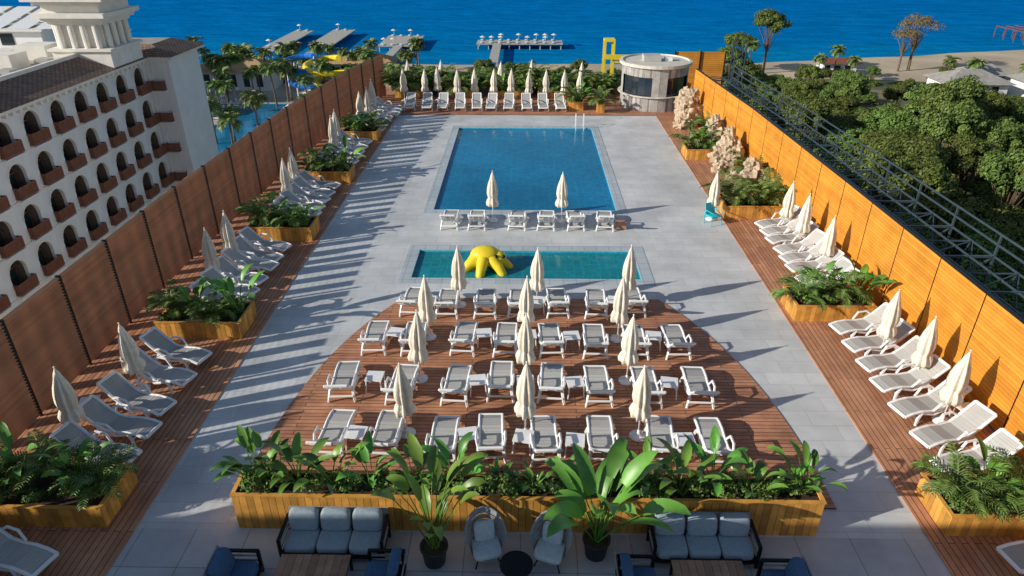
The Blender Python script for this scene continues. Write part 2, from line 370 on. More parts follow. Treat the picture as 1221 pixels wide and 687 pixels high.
for y in [8+1.2*i for i in range(34)]:
    x=fx(RF,y)+.45; W2=2.3
    main=(round((y-8)/1.2)%2==0)
    b.tube([(x,y,2.35),(x+W2,y,2.35)],.05 if main else .03,'steel',n=4)
    if main:
        b.tube([(x,y,-1.3),(x,y,2.9)],.05,'steel',n=4); b.tube([(x+W2,y,-.6),(x+W2,y,3.1)],.045,'steel',n=4)
        b.tube([(x,y,-.6),(x+W2,y,-.6)],.05,'steel',n=4); b.tube([(x,y,.4),(x+W2,y,2.35)],.035,'steel',n=4); b.tube([(x+W2,y,-.6),(x,y,-4.5)],.06,'steel',n=4)
    if prev:
        px,py=prev
        for dx,z in ((0,2.35),(W2,2.35),(W2*.33,2.35),(W2*.66,2.35),(W2,.6),(W2,-.6),(0,2.8),(W2,3.1),(W2,2.75)): b.tube([(px+dx,py,z),(x+dx,y,z)],.035,'steel',n=4)
        if main: b.tube([(px+W2,py,2.35),(x+W2,y,-.6)],.03,'steel',n=4)
        else: b.tube([(px+W2,py,-.6),(x+W2,y,2.35)],.03,'steel',n=4); b.tube([(px,py,2.35),(x+W2,y,2.35)],.025,'steel',n=4)
    prev=(x,y)
b.obj('steel_truss_gantry')
b=MB()
for sx in (0,.8):
    for sy in (0,.8): b.tube([(15.9+sx,54+sy,-12),(15.9+sx,54+sy,3.6)],.05,'steel',n=4)
for i in range(20):
    z=-12+.8*i-.1; s_=i%2
    b.tube([(15.9+.8*s_,54,z),(15.9+.8*(1-s_),54,z+.8)],.03,'steel',n=4); b.tube([(15.9,54+.8*s_,z),(15.9,54+.8*(1-s_),z+.8)],.03,'steel',n=4)
    b.tube([(15.9,54,z),(16.7,54,z)],.03,'steel',n=4)
b.obj('lattice_mast')
b=MB()
for i in range(17): b.box(11.6,15.4,54.95,55.02,.1+i*.155,.24+i*.155,'fenceR')
for x in (11.55,13.5,15.4): b.box(x,x+.08,54.86,54.94,0,2.8,'dark')
b.obj('timber_screen')

# ------------------------------------------------------------ planters
def planter(x0,x1,y0,y1,h):
    par=empty('timber_planter'); b=MB()
    n=max(2,round((x1-x0)/.16)); w=(x1-x0)/n
    for i in range(n):
        xa=x0+i*w
        b.box(xa+.005,xa+w-.005,y0,y0+.03,0,h,'planter'); b.box(xa+.005,xa+w-.005,y1-.03,y1,0,h,'planter')
    m_=max(2,round((y1-y0)/.16)); w2=(y1-y0-.06)/m_
    for i in range(m_):
        ya=y0+.03+i*w2
        b.box(x0,x0+.03,ya+.005,ya+w2-.005,0,h,'planter'); b.box(x1-.03,x1,ya+.005,ya+w2-.005,0,h,'planter')
    b.obj('cladding',parent=par)
    b=MB(); t=.07
    b.box(x0-.02,x1+.02,y0-.02,y0+t,h,h+.03,'planter'); b.box(x0-.02,x1+.02,y1-t,y1+.02,h,h+.03,'planter')
    b.box(x0-.02,x0+t,y0+t,y1-t,h,h+.03,'planter'); b.box(x1-t,x1+.02,y0+t,y1-t,h,h+.03,'planter'); b.obj('rim',parent=par)
    b=MB(); b.box(x0+.032,x1-.032,y0+.032,y1-.032,.02,h-.08,'soil'); b.obj('soil',parent=par)
def big_leaf(b,base,az,el,pl,bl,bw,k='leaf',droop=1.1,rnd=True):
    p=Vector(base); hz=Vector((math.cos(az),math.sin(az),0))
    n=4; st=[p.copy()]
    ang=el
    for i in range(n):
        ang-=.06; d=hz*math.cos(ang)+Vector((0,0,math.sin(ang))); p=p+d*pl/n; st.append(p.copy())
    b.tube(st,[.022,.02,.017,.014,.011],k,n=4,cap=False)
    m_=7; side=Vector((-math.sin(az),math.cos(az),0)); tw=U(-.5,.5)
    rows=[]
    for i in range(m_+1):
        t=i/m_; w=bw*.5*(math.sin(math.pi*min(1,t*.93+.07))**.6)*(1-.25*t) if i<m_ else .005
        up=(hz*-math.sin(ang)+Vector((0,0,math.cos(ang))))
        s_=(side*math.cos(tw)+up*math.sin(tw))
        lift=up*w*.35
        wv=U(.85,1.05)
        rows.append((p-s_*w*wv+lift,p.copy(),p+s_*w*wv+lift))
        ang-=droop/m_*(0.4+1.2*t); d=hz*math.cos(ang)+Vector((0,0,math.sin(ang))); p=p+d*bl/m_
    base_i=len(b.v); mi=b.mi(k)
    for r_ in rows: b.v+=[tuple(q) for q in r_]
    for i in range(m_):
        a=base_i+i*3
        b.f+=[(a,a+1,a+4,a+3),(a+1,a+2,a+5,a+4)]; b.m+=[mi,mi]
def banana(seed,n,h,bl,bw,lean=(1.0,1.45),h0=.45):
    random.seed(seed); b=MB()
    for i in range(n):
        az=2*math.pi*i/n*2.4+U(-.4,.4); big_leaf(b,(U(-.08,.08),U(-.08,.08),0),az,U(*lean),h*U(h0,1.0),bl*U(.7,1.1),bw*U(.8,1.1),droop=U(.7,1.7))
    return b.mesh('banana_plant',True)
def frond(b,base,az,el,ln,k='palm',nl=22,ll=.45,droop=1.6,w=.035):
    p=Vector(base); ang=el; hz=Vector((math.cos(az),math.sin(az),0)); side=Vector((-math.sin(az),math.cos(az),0))
    mi=b.mi(k); pts=[]
    for i in range(nl):
        t=i/nl; ang-=droop/nl*(.3+1.4*t); d=hz*math.cos(ang)+Vector((0,0,math.sin(ang))); p=p+d*ln/nl; pts.append((p.copy(),d,ang,t))
    b.tube([base]+[q[0] for q in pts[::4]]+[pts[-1][0]],.018 if ln<3 else .04,k,n=3,cap=False)
    for p,d,ang,t in pts:
        if t<.12: continue
        L0=ll*math.sin(math.pi*min(1,.12+t*.86))**.5; up=hz*-math.sin(ang)+Vector((0,0,math.cos(ang)))
        for s_ in (-1,1):
            dd=(side*s_*.8+d*.6+up*U(-.1,.25)).normalized(); tip=p+dd*L0-Vector((0,0,L0*.3)); md=p+dd*L0*.5
            n=len(b.v); b.v+=[tuple(p-d*w*.6),tuple(p+d*w*.6),tuple(md+d*w),tuple(tip),tuple(md-d*w)]; b.f.append((n,n+1,n+2,n+3,n+4)); b.m.append(mi)
def small_palm(seed,n=14,ln=1.3):
    random.seed(seed); b=MB()
    b.tube([(0,0,0),(0,0,.25)],[.08,.06],'bark',n=6)
    for i in range(n): frond(b,(0,0,.2),2.4*i+U(-.2,.2),U(.6,1.45),ln*U(.8,1.1),nl=18,ll=.32,w=.02)
    return b.mesh('potted_palm')
def tall_palm(seed,h):
    random.seed(seed); b=MB(); lx,ly=U(-.5,.5),U(-.5,.5)
    b.tube([(0,0,0),(lx*.3,ly*.3,h*.4),(lx,ly,h)],[.3,.2,.17],'bark',n=7)
    for i in range(30): frond(b,(lx,ly,h),2.4*i,U(-.3,1.3),U(2.4,3.2),nl=16,ll=.9,w=.1,droop=1.5)
    return b.mesh('palm_tree')
def leafcloud(b,c,r,n,ls,k,flat=.8):
    mi=b.mi(k); c=Vector(c)
    for i in range(n):
        d=Vector((random.gauss(0,1),random.gauss(0,1),random.gauss(0,1))).normalized()
        if d.z<-.35: d.z=-d.z
        p=c+Vector((d.x,d.y,d.z*flat))*r*(U(.45,1.0)**.5)*(1+.25*noise.noise(d*2.5+c))
        nn=(d+Vector((U(-1,1),U(-1,1),U(-.6,1)))*.6).normalized()
        u=nn.cross(Vector((U(-1,1),U(-1,1),U(-1,1)))).normalized(); v=nn.cross(u); s1=ls*U(.6,1.3); s2=s1*U(.45,.8)
        q=len(b.v); b.v+=[tuple(p-u*s1),tuple(p-v*s2),tuple(p+u*s1),tuple(p+v*s2)]; b.f.append((q,q+1,q+2,q+3)); b.m.append(mi)
def shrub(seed,r=.4,n=260,ls=.05,k='shrub'):
    random.seed(seed); b=MB()
    for i in range(5): 
        b.tube([(0,0,0),(U(-.5,.5)*r,U(-.5,.5)*r,r*U(.5,1))],.012,'bark',n=3)
    for i in range(6): leafcloud(b,(U(-.5,.5)*r,U(-.5,.5)*r,r*U(.5,1.1)),r*U(.4,.7),n//6,ls,k)
    return b.mesh('shrub')
def tree(seed,h,cr,ncl,npc,ls,k='tree',inner=True,flat=.75):
    random.seed(seed); b=MB(); th=h-cr*.9
    b.tube([(0,0,0),(U(-.2,.2),U(-.2,.2),th*.6),(U(-.4,.4),U(-.4,.4),h*.8)],[.32,.24,.1],'bark',n=7)
    for i in range(ncl):
        a=2.4*i+U(-.5,.5); t=(i+.5)/ncl; rr=cr*math.sqrt(t)*.84*U(.75,1.12); zz=th+cr*flat*.8*math.sqrt(max(0,1-(rr/cr)**2))*U(.45,1.2)
        c=(rr*math.cos(a),rr*math.sin(a),zz); cl=cr*U(.20,.38)
        if i%2==0: b.tube([(0,0,th*.5),(c[0]*.4,c[1]*.4,(th*.55+zz*.25)),c],[.12,.08,.03],'bark',n=4)
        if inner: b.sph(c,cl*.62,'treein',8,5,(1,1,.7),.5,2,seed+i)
        leafcloud(b,c,cl,npc,ls,k)
    return b.mesh('tree')
BAN=[banana(11+i,10+i%3,1.0,.66,.26) for i in range(4)]
BIGB=[banana(31,17,1.7,1.15,.46,(1.1,1.5)),banana(36,20,2.0,.72,.28,(1.25,1.54),.2)]
SP_=[small_palm(51+i,17) for i in range(3)]
SHR=[shrub(61+i) for i in range(4)]
PALM=[tall_palm(71,7.5),tall_palm(72,9.5),tall_palm(73,8.5)]
TREE=[tree(81,9.5,4.2,30,330,.155),tree(82,11,5.0,36,340,.17),tree(83,8.5,3.7,26,320,.15),tree(84,10.5,4.6,34,330,.16),tree(85,12,4.0,34,320,.155,flat=1.1)]
DRY=tree(90,11.5,4.2,26,110,.13,'drytree',False)
random.seed(5)

def plant_box(x0,x1,y0,y1,h,kinds,shr=1.0):
    planter(x0,x1,y0,y1,h)
    n=int((x1-x0)*(y1-y0)*4*shr)+2
    for i in range(n): place(random.choice(SHR),'shrub',(U(x0+.2,x1-.2),U(y0+.2,y1-.2),h-.1),U(0,6),U(.45,.9))
    for (me,nm,x,y,s) in kinds: place(me,nm,(x,y,h-.1),U(0,6),s)
ks=[]
for x in (-5.95,-5.5,-4.9,-4.1,-3.3,-2.3,-1.5,-.5,.3,.9,2.1,2.7,3.5,4.2,5.0,5.9,6.25):
    ks.append((random.choice(BAN),'banana_plant',x,U(10.95,11.2),U(.5,1.05)))
plant_box(-6.27,6.49,10.67,11.42,.98,ks,1.7)
def sidebox(x0,x1,y0,y1,n=3,h=.6,kinds='palm'):
    ks=[]
    for i in range(n):
        x=x0+(x1-x0)*(i+.5)/n
        if kinds=='palm' and i%2==0: ks.append((random.choice(SP_),'palm_plant',x,U(y0+.4,y1-.4),U(.75,1.05)))
        else: ks.append((random.choice(BAN),'banana_plant',x,U(y0+.4,y1-.4),U(.9,1.25)))
    plant_box(x0,x1,y0,y1,h,ks,1.2)
sidebox(-12.4,-9.2,10.6,12.0,5); sidebox(-11.7,-9.0,18.3,19.7,4); sidebox(-11.5,-8.8,25.8,27.1,4); sidebox(-11.2,-8.8,32.8,34.1,4); sidebox(-10.9,-8.8,40.0,41.3,3)
sidebox(9.3,12.2,10.7,12.0,4); sidebox(9.1,11.7,19.7,21.1,4); sidebox(9.0,11.5,28.5,30.2,3); sidebox(9.0,10.6,36.8,38.2,3)
for x0,x1 in ((-9.6,-7.0),(-6.2,-3.4),(-2.6,0.2),(1.0,3.4)): sidebox(x0,x1,51.2,52.4,4,.5)
sidebox(3.1,4.1,47.6,49.4,2,.6); sidebox(5.0,5.5,47.0,47.6,1,.6)
for i in range(70): place(random.choice(SHR),'shrub',(U(-10,7),U(52.6,54.4),0),U(0,6),U(1.3,2.4))
for i in range(22): place(random.choice(SP_),'palm_plant',(U(-10,7),U(51.5,54),.3),U(0,6),U(1.1,1.6))
for (x,y,me,s) in ((-1.8,9.85,BIGB[1],1.0),(1.6,10.1,BIGB[0],1.0)):
    par=empty('potted_banana_plant'); par.location=(x,y,0)
    b=MB(); b.lathe([(.2,0),(.22,.02),(.27,.42),(.30,.45),(.30,.5),(.26,.5),(.25,.44),(.0,.43)],'pot',n=20); b.obj('pot',True,par)
    b=MB(); b.lathe([(.25,.44),(.0,.45)],'soil',n=14,cap=False); b.obj('soil',parent=par)
    place(me,'leaves',(0,0,.42),.6,s,par)

# ------------------------------------------------------------ sun lounger
b=MB()
prof=[(0.05,.86),(.22,.72),(.48,.50),(.74,.34),(1.1,.33),(1.45,.38),(1.75,.36),(1.97,.30)]
for sx in (-1,1):
    b.tube([(sx*.30,y,z) for y,z in prof],.042,'white',n=6)
    b.tube([(sx*.32,.50,.50),(sx*.36,.66,.60),(sx*.36,.95,.59),(sx*.33,1.12,.36)],[.03,.035,.035,.03],'white',n=5)
    b.tube([(sx*.30,.62,.38),(sx*.33,.5,.2),(sx*.37,.46,0)],[.05,.045,.035],'white',n=5)
    b.tube([(sx*.30,1.45,.36),(sx*.33,1.56,.2),(sx*.37,1.62,0)],[.05,.045,.035],'white',n=5)
    b.tube([(sx*.31,.62,.33),(sx*.32,1.05,.22),(sx*.31,1.5,.33)],.035,'white',n=5)
for y,z in (prof[0],prof[-1]): b.tube([(-.30,y,z),(.30,y,z)],.045,'white',n=6)
for y,z in ((.46,.2),(1.58,.2)): b.tube([(-.33,y,z),(.33,y,z)],.03,'white',n=5)
for t in (.2,.4,.6,.8):
    y=.05+(.74-.05)*t; z=.86+(.34-.86)*t; b.tube([(-.30,y-.03,z-.04),(.30,y-.03,z-.04)],.024,'white',n=5)
for x in (-.12,.12): b.tube([(x,.04,.80),(x,.70,.30)],.02,'white',n=4)
sm=[]
for (y0,z0),(y1,z1) in zip(prof,prof[1:]):
    for i in range(3): sm.append((y0+(y1-y0)*i/3,z0+(z1-z0)*i/3))
sm.append(prof[-1])
for (y0,z0),(y1,z1) in zip(sm,sm[1:]):
    e=.006
    b.quad([(-.27,y0+e,z0+.012),(.27,y0+e,z0+.012),(.27,y1-e,z1+.012),(-.27,y1-e,z1+.012)],'sling')
    b.quad([(-.27,y0+e,z0+.004),(-.27,y1-e,z1+.004),(.27,y1-e,z1+.004),(.27,y0+e,z0+.004)],'sling')
LOUNGE=b.mesh('sun_lounger',False)
def lounger(x,y,deg,z=.032): place(LOUNGE,'sun_lounger',(x,y,z),math.radians(deg+U(-4,4)))
b=MB(); b.box(-.24,.24,-.24,.24,.40,.43,'white')
for sx in (-1,1):
    for sy in (-1,1): b.tube([(sx*.20,sy*.20,.40),(sx*.23,sy*.23,0)],.02,'white',n=5)
STAB=b.mesh('side_table')
def mkpar(seed):
    random.seed(seed)
    b=MB(); b.tube([(0,0,.05),(0,0,2.5)],.022,'white',n=8)
    b.lathe([(.27,0),(.28,.03),(.22,.07),(.05,.09),(.035,.25)],'white',n=14)
    ph=[U(0,6) for _ in range(3)]
    def fold(q,z):
        a=2*math.pi*q/32
        k=.28 if z<2.2 else .1
        return 1+k*math.cos(8*a+ph[0]+z*.5)+.08*math.cos(3*a+ph[1])
    b.lathe([(.015,2.56),(.035,2.50),(.075,2.40),(.12,2.2),(.17,1.95),(.21,1.7),(.225,1.45),(.205,1.3),(.18,1.22),(.23,1.1),(.27,.95),(.25,.80),(.15,.76)][::-1],'canvas',n=32,fold=fold)
    b.sph((0,0,2.6),.03,'white',8,6)
    return b.mesh('closed_parasol',True)
PAR=[mkpar(i) for i in range(3)]
random.seed(9)
def parasol(x,y,z=.03,s=.88): 
    o=place(random.choice(PAR),'closed_parasol',(x,y,z),U(0,6),s*U(.97,1.03)); o.rotation_euler=(U(-.02,.02),U(-.02,.02),U(0,6))
rows=[(19.3,[-3.8,-2.6,-1.3,-.15,1.2,2.5,3.8]),(17.0,[-4.6,-3.3,-1.9,-.5,.9,2.2,3.5,4.75]),(14.65,[-4.95,-3.4,-1.9,-.6,.8,2.15,3.45,4.9]),(12.3,[-4.9,-3.5,-2.0,-.75,.7,2.0,3.4,4.8])]
for y,xs in rows:
    for x in xs: lounger(x+U(-.06,.06),y+U(-.12,.12),0)
for y,xs in ((20.3,(-3.2,.55,3.15)),(18.1,(-4.0,-1.2,.2,1.55,4.1)),(15.7,(-4.2,-1.25,.1,1.5,4.15)),(13.3,(-4.2,-1.35,.05,1.35,4.1))):
    for x in xs: place(STAB,'side_table',(x,y+U(-.1,.1),.032),U(-.2,.2))
for y in (20.6,18.5,16.25,13.85):
    for x in ((-2.2,.5,3.6) if y>20 else (-3.0,.1,3.05)): parasol(x,y)
for x in (-3.2,-2.0,-.3,.95,2.3,3.5): lounger(x,26.6,0,.004)
for x in (-1.35,1.7): parasol(x,28.2,0)
for y in (17.3,16.2,15.0,13.9,12.9): lounger(-11.4,y,-105)
for y in (25.0,24.1,23.2,22.3,21.4,20.5): lounger(-11.3,y,-105)
for y in (32.0,31.1,30.2,29.3,28.4,27.8): lounger(-11.0,y,-105)
for y in (39.3,38.4,37.5,36.6,35.7,34.9): lounger(-10.9,y,-105)
for y in (47.5,46.6,45.7,44.8,43.9,43.0,42.1): lounger(-10.6 if y<45 else -10.3,y,-105)
for y in (9.9,8.9,8.0): lounger(-11.6,y,-105)
for x,y in ((-10.9,15.6),(-11.4,13.4),(-11.2,23.5),(-11.3,22.0),(-11.1,31.4),(-11.0,29.8),(-10.8,38.6),(-10.6,37.0),(-10.2,46.3),(-10.2,44.5),(-10.4,43.2)): parasol(x,y)
for y in (27.7,26.85,26.0,25.15,24.3,23.45,22.6,21.8): lounger(11.95,y,105)
for y in (19.2,18.2,17.2,16.2,15.2,14.1,13.0): lounger(11.95,y,105)
for y in (10.2,9.2): lounger(12.0,y,105)
for x,y in ((11.1,17.8),(11.4,16.3),(11.3,14.6),(11.2,27.2),(11.3,25.6),(11.5,23.5)): parasol(x,y)
for x,y in ((-11.7,14.5),(-11.7,16.7),(11.9,16.7),(11.9,14.6),(11.8,18.7)): place(STAB,'side_table',(x,y,.03),.3)
parasol(8.4,28.5,0)
for i in range(10): lounger(-8.0+i*1.16,49.0,180)
for i in range(11): parasol(-8.6+i*1.25+U(-.2,.2),49.9+U(-.3,.8))
for i in range(5): parasol(-9+i*3.4+U(-.8,.8),53.2+U(-.3,.5))
b=MB()
b.box(-.25,.25,-.25,.25,.38,.43,'turq'); 
b.obox((0,.26,.65),(.25,0,0),(0,.02,0),(0,.06,.24),'turq')
for sx in (-1,1):
    b.tube([(sx*.27,-.25,0),(sx*.27,-.25,.6),(sx*.27,.25,.62)],.025,'turq',n=5); b.tube([(sx*.25,.26,0),(sx*.25,.26,.5)],.025,'turq',n=5)
b.obj('plastic_chair',loc=(8.35,28.0,0),rot=.5)
b=MB(); b.box(-.22,.22,-.15,.15,.0,.3,'tabletop'); b.box(-.24,.24,-.17,.17,.3,.33,'tabletop'); b.obj('towel_chest',loc=(4.25,27.4,0))

# yellow octopus slide
b=MB()
b.sph((0,0,.55),.5,'yellow',20,12,(1.2,.85,.72)); b.sph((.5,-.05,.42),.32,'yellow',14,10)
for a,ln in ((0,1.0),(1.2,.8),(2.4,.9),(3.6,1.0),(4.5,.95),(5.5,1.05)):
    c_,s_=math.cos(a),math.sin(a)
    b.tube([(0,0,.45),(c_*.4,s_*.4,.42),(c_*.7*ln,s_*.65*ln,.25),(c_*.9*ln,s_*.85*ln,.05),(c_*ln,s_*ln,-.2)],[.3,.25,.2,.17,.15],'yellow',n=10)
for sx in (-.12,.16): b.sph((.55+sx,-.3,.62),.07,'dark',8,6)
o=b.obj('yellow_octopus_water_slide',True,loc=(-1.45,23.8,-.12))

def rocks(x,y,lst,seed):
    random.seed(seed); b=MB()
    for (dx,dy,z,r_,sz) in lst: b.sph((dx,dy,z),r_*.88,'rock',18,14,(1,.9,sz),.7,2.6,seed+dx*3+z)
    b.obj('rock_feature',False,loc=(x,y,0))
rocks(10.5,43.8,[(0,0,.4,.75,1),(.4,.5,.6,.8,1),(-.1,.3,1.3,.5,1.1),(.3,.4,1.9,.4,1.2),(-.5,-.5,.2,.5,.8),(.2,1.3,.6,.8,1.3),(.1,2.0,1.2,.6,1.4)],1)
rocks(10.8,39.2,[(0,0,.3,.7,.8),(.5,.6,.7,.7,1.1),(-.4,.6,.4,.5,1),(.3,.4,1.4,.38,1.3),(.6,1.4,.5,.8,1),(-.3,-.7,.15,.4,.8)],2)
rocks(10.9,35.2,[(0,0,.3,.6,.9),(.4,.5,.8,.55,1.2),(-.3,.7,.6,.6,1.1),(0,.6,1.3,.42,1),(.2,1.2,.9,.6,1.4),(-.6,-.4,.2,.4,.9),(.1,1.0,1.8,.3,1)],3)
rocks(10.9,32.0,[(0,0,.3,.6,.9),(.5,.4,.6,.7,1.1),(-.5,.5,.3,.5,1),(.3,.5,1.2,.4,1),(-.9,-.2,.15,.35,.8)],4)
random.seed(21)
for x,y in ((11.4,42.2),(11.5,37.6),(11.6,33.6),(11.3,30.9),(9.6,31.0),(11.3,45.6)):
    place(random.choice(SP_),'palm_plant',(x,y,.03),U(0,6),U(.9,1.3)); 
    for i in range(2): place(random.choice(SHR),'shrub',(x+U(-.5,.5),y+U(-.6,.6),0),U(0,6),U(.8,1.2))

# ------------------------------------------------------------ stone bar hut
par=empty('stone_bar_hut'); par.location=(9.15,49.5,0)
b=MB(); n=28; r_=2.3
for i in range(n):
    a0=2*math.pi*i/n; a1=2*math.pi*(i+1)/n; am=math.degrees((a0+a1)/2)%360
    def P(a,rr,z): return (rr*math.cos(a),rr*math.sin(a),z)
    win=(195<am<262) or (285<am<330)
    segs=[(0,1.0),(2.3,2.9)] if win else [(0,2.9)]
    for z0,z1 in segs:
        b.quad([P(a0,r_,z0),P(a1,r_,z0),P(a1,r_,z1),P(a0,r_,z1)],'stone'); b.quad([P(a0,r_-.2,z0),P(a0,r_-.2,z1),P(a1,r_-.2,z1),P(a1,r_-.2,z0)],'stone')
    if win:
        b.quad([P(a0,r_,1.0),P(a1,r_,1.0),P(a1,r_-.2,1.0),P(a0,r_-.2,1.0)],'roofw'); b.quad([P(a0,r_,2.3),P(a1,r_,2.3),P(a1,r_-.2,2.3),P(a0,r_-.2,2.3)],'stone')
        b.quad([P(a0,r_-.12,1.0),P(a1,r_-.12,1.0),P(a1,r_-.12,2.3),P(a0,r_-.12,2.3)],'glass')
b.obj('walls',parent=par)
b=MB(); b.lathe([(2.36,2.9),(2.5,2.92),(2.5,3.12),(2.3,3.14),(2.28,3.05),(0,3.05)],'roofw',n=40,cap=False); b.lathe([(2.36,1.0),(2.5,1.0),(2.5,1.06),(2.31,1.06)],'roofw',n=40,cap=False)
b.box(-.9,.3,-.4,.6,3.06,3.45,'concrete'); b.box(.6,1.1,-.2,.3,3.06,3.3,'white'); b.obj('roof',parent=par)
b=MB()
for x in (6.3,7.0): 
    for y in (56.5,57.5): b.box(x,x+.14,y,y+.14,-4,3.2,'yellow')
b.box(6.3,7.14,56.5,57.64,3.2,3.35,'yellow'); b.box(6.3,9.6,56.35,56.48,1.9,2.25,'yellow'); b.box(7.2,9.6,56.5,57.4,1.6,1.75,'yellow')
for x in (8.3,9.5): b.box(x,x+.12,56.6,56.72,-4,1.6,'yellow')
b.obj('yellow_slide_tower')
for x,y in ((5.9,50.3),(5.3,52.2),(4.7,50.9)):
    b=MB(); b.lathe([(.22,0),(.2,.03),(.03,.05),(.03,.7),(.35,.71),(.35,.74)],'balc',n=14); b.obj('cafe_table',loc=(x,y,.03))
b=MB()
for i in range(18): b.box(-10+i*1.2,-9.95+i*1.2,54.6,54.65,.0,1.1,'steel')
b.box(-10,11.4,54.6,54.65,1.1,1.15,'steel'); b.obj('balustrade_railing')

# ------------------------------------------------------------ lounge furniture
def cushion(b,x0,x1,y0,y1,z0,z1,k,tilt=0):
    mi=b.mi(k); cx_,cy_,cz=(x0+x1)/2,(y0+y1)/2,(z0+z1)/2
    hx,hy,hz=(x1-x0)/2,(y1-y0)/2,(z1-z0)/2
    base=len(b.v); nu,nv=20,10
    for a in range(nv+1):
        ph=math.pi*a/nv
        for q in range(nu):
            t=2*math.pi*q/nu
            d=(math.sin(ph)*math.cos(t),math.sin(ph)*math.sin(t),math.cos(ph))
            e=.35
            sg=lambda v:(abs(v)**e)*(1 if v>=0 else -1)
            X,Y,Z=sg(d[0])*hx,sg(d[1])*hy,sg(d[2])*hz
            Y+=tilt*Z
            b.v.append((cx_+X,cy_+Y,cz+Z))
    for a in range(nv):
        for q in range(nu):
            p=base+a*nu+q; p2=base+a*nu+(q+1)%nu
            b.f.append((p,p+nu,p2+nu,p2)); b.m.append(mi)
def sofa(name,loc,rot,w,seats,kc='cushion',kb='cushionL'):
    par=empty(name); par.location=loc; par.rotation_euler=(0,0,rot)
    b=MB()
    b.box(-w/2,w/2,-.38,.40,.14,.22,'dark')
    for sx in (-1,1):
        for y in (-.34,.34): b.box(sx*w/2-.03,sx*w/2+.03,y-.03,y+.03,0,.58,'dark')
        b.box(sx*w/2-.035,sx*w/2+.035,-.36,.40,.58,.62,'dark')
        for z in (.32,.45): b.box(sx*w/2-.012,sx*w/2+.012,-.31,.31,z-.01,z+.03,'wicker')
    b.obox((0,.40,.5),(w/2,0,0),(0,.015,0),(0,.06,.25),'wicker'); b.obj('frame',parent=par)
    b=MB(); sw=(w-.1)/seats
    for i in range(seats):
        x0=-w/2+.05+i*sw
        cushion(b,x0,x0+sw-.01,-.38,.28,.22,.42,kc); cushion(b,x0+.02,x0+sw-.03,.12,.34,.42,.86,kb,.25)
    b.obj('cushions',True,par); return par
sofa('outdoor_sofa',(-3.95,10.15,.006),0,2.15,3,kb='cushion'); sofa('outdoor_sofa',(3.85,10.15,.006),0,2.15,3,kb='cushion')
for x,y,r_ in ((-5.7,9.15,90),(-2.75,9.2,-90),(2.35,9.15,90),(5.2,9.1,-90)): sofa('outdoor_armchair',(x,y,.006),math.radians(r_),.8,1,'navy','navy')
def wchair(x,y,rot):
    par=empty('wicker_armchair'); par.location=(x,y,.006); par.rotation_euler=(0,0,rot)
    b=MB()
    n=16
    def top(a): return .45+.45*max(0,math.sin(a))**.8
    for j in range(6):
        for i in range(n):
            a0=math.radians(-20+220*i/n); a1=math.radians(-20+220*(i+1)/n)
            def P(a,t): 
                rr=.30+.12*t; zz=.25+top(a)*t*.9
                return (rr*math.cos(a),rr*math.sin(a),zz)
            b.quad([P(a0,j/6),P(a1,j/6),P(a1,(j+.8)/6),P(a0,(j+.8)/6)],'wicker')
    rim=[]
    for i in range(n+1):
        a=math.radians(-20+220*i/n); rim.append((.42*math.cos(a),.42*math.sin(a),.25+top(a)*.9))
    b.tube(rim,.022,'wicker',n=6)
    b.lathe([(.28,.24),(.33,.27),(.33,.30),(.0,.31)],'wicker',n=18)
    for a in (40,140,220,320): b.tube([(.24*math.cos(math.radians(a)),.24*math.sin(math.radians(a)),.26),(.36*math.cos(math.radians(a)),.36*math.sin(math.radians(a)),0)],.018,'dark',n=5)
    b.obj('frame',parent=par)
    b=MB(); cushion(b,-.30,.30,-.33,.24,.31,.43,'cushionL'); cushion(b,-.22,.22,.12,.26,.42,.85,'cushionL',.2); b.obj('cushions',True,par)
wchair(-.72,9.95,.25); wchair(.62,9.9,-.3)
b=MB(); b.lathe([(.22,0),(.24,.02),(.16,.2),(.24,.42),(.31,.43),(.31,.47),(0,.47)],'wicker',n=24); b.lathe([(.34,.475),(.34,.50),(0,.50)],'dark',n=28); b.obj('round_side_table',loc=(-.08,9.4,.006))
for x in (-4.2,3.8):
    b=MB()
    for i in range(9): b.box(-.72+i*.16,-.72+i*.16+.152,-.38,.38,.39,.42,'tabletop')
    b.box(-.74,.74,-.42,-.385,.37,.425,'dark'); b.box(-.74,.74,.385,.42,.37,.425,'dark')
    for sx in (-1,1):
        for sy in (-1,1): b.box(sx*.69-.025,sx*.69+.025,sy*.36-.025,sy*.36+.025,0,.385,'dark')
    b.obj('coffee_table',loc=(x,9.25,.006))

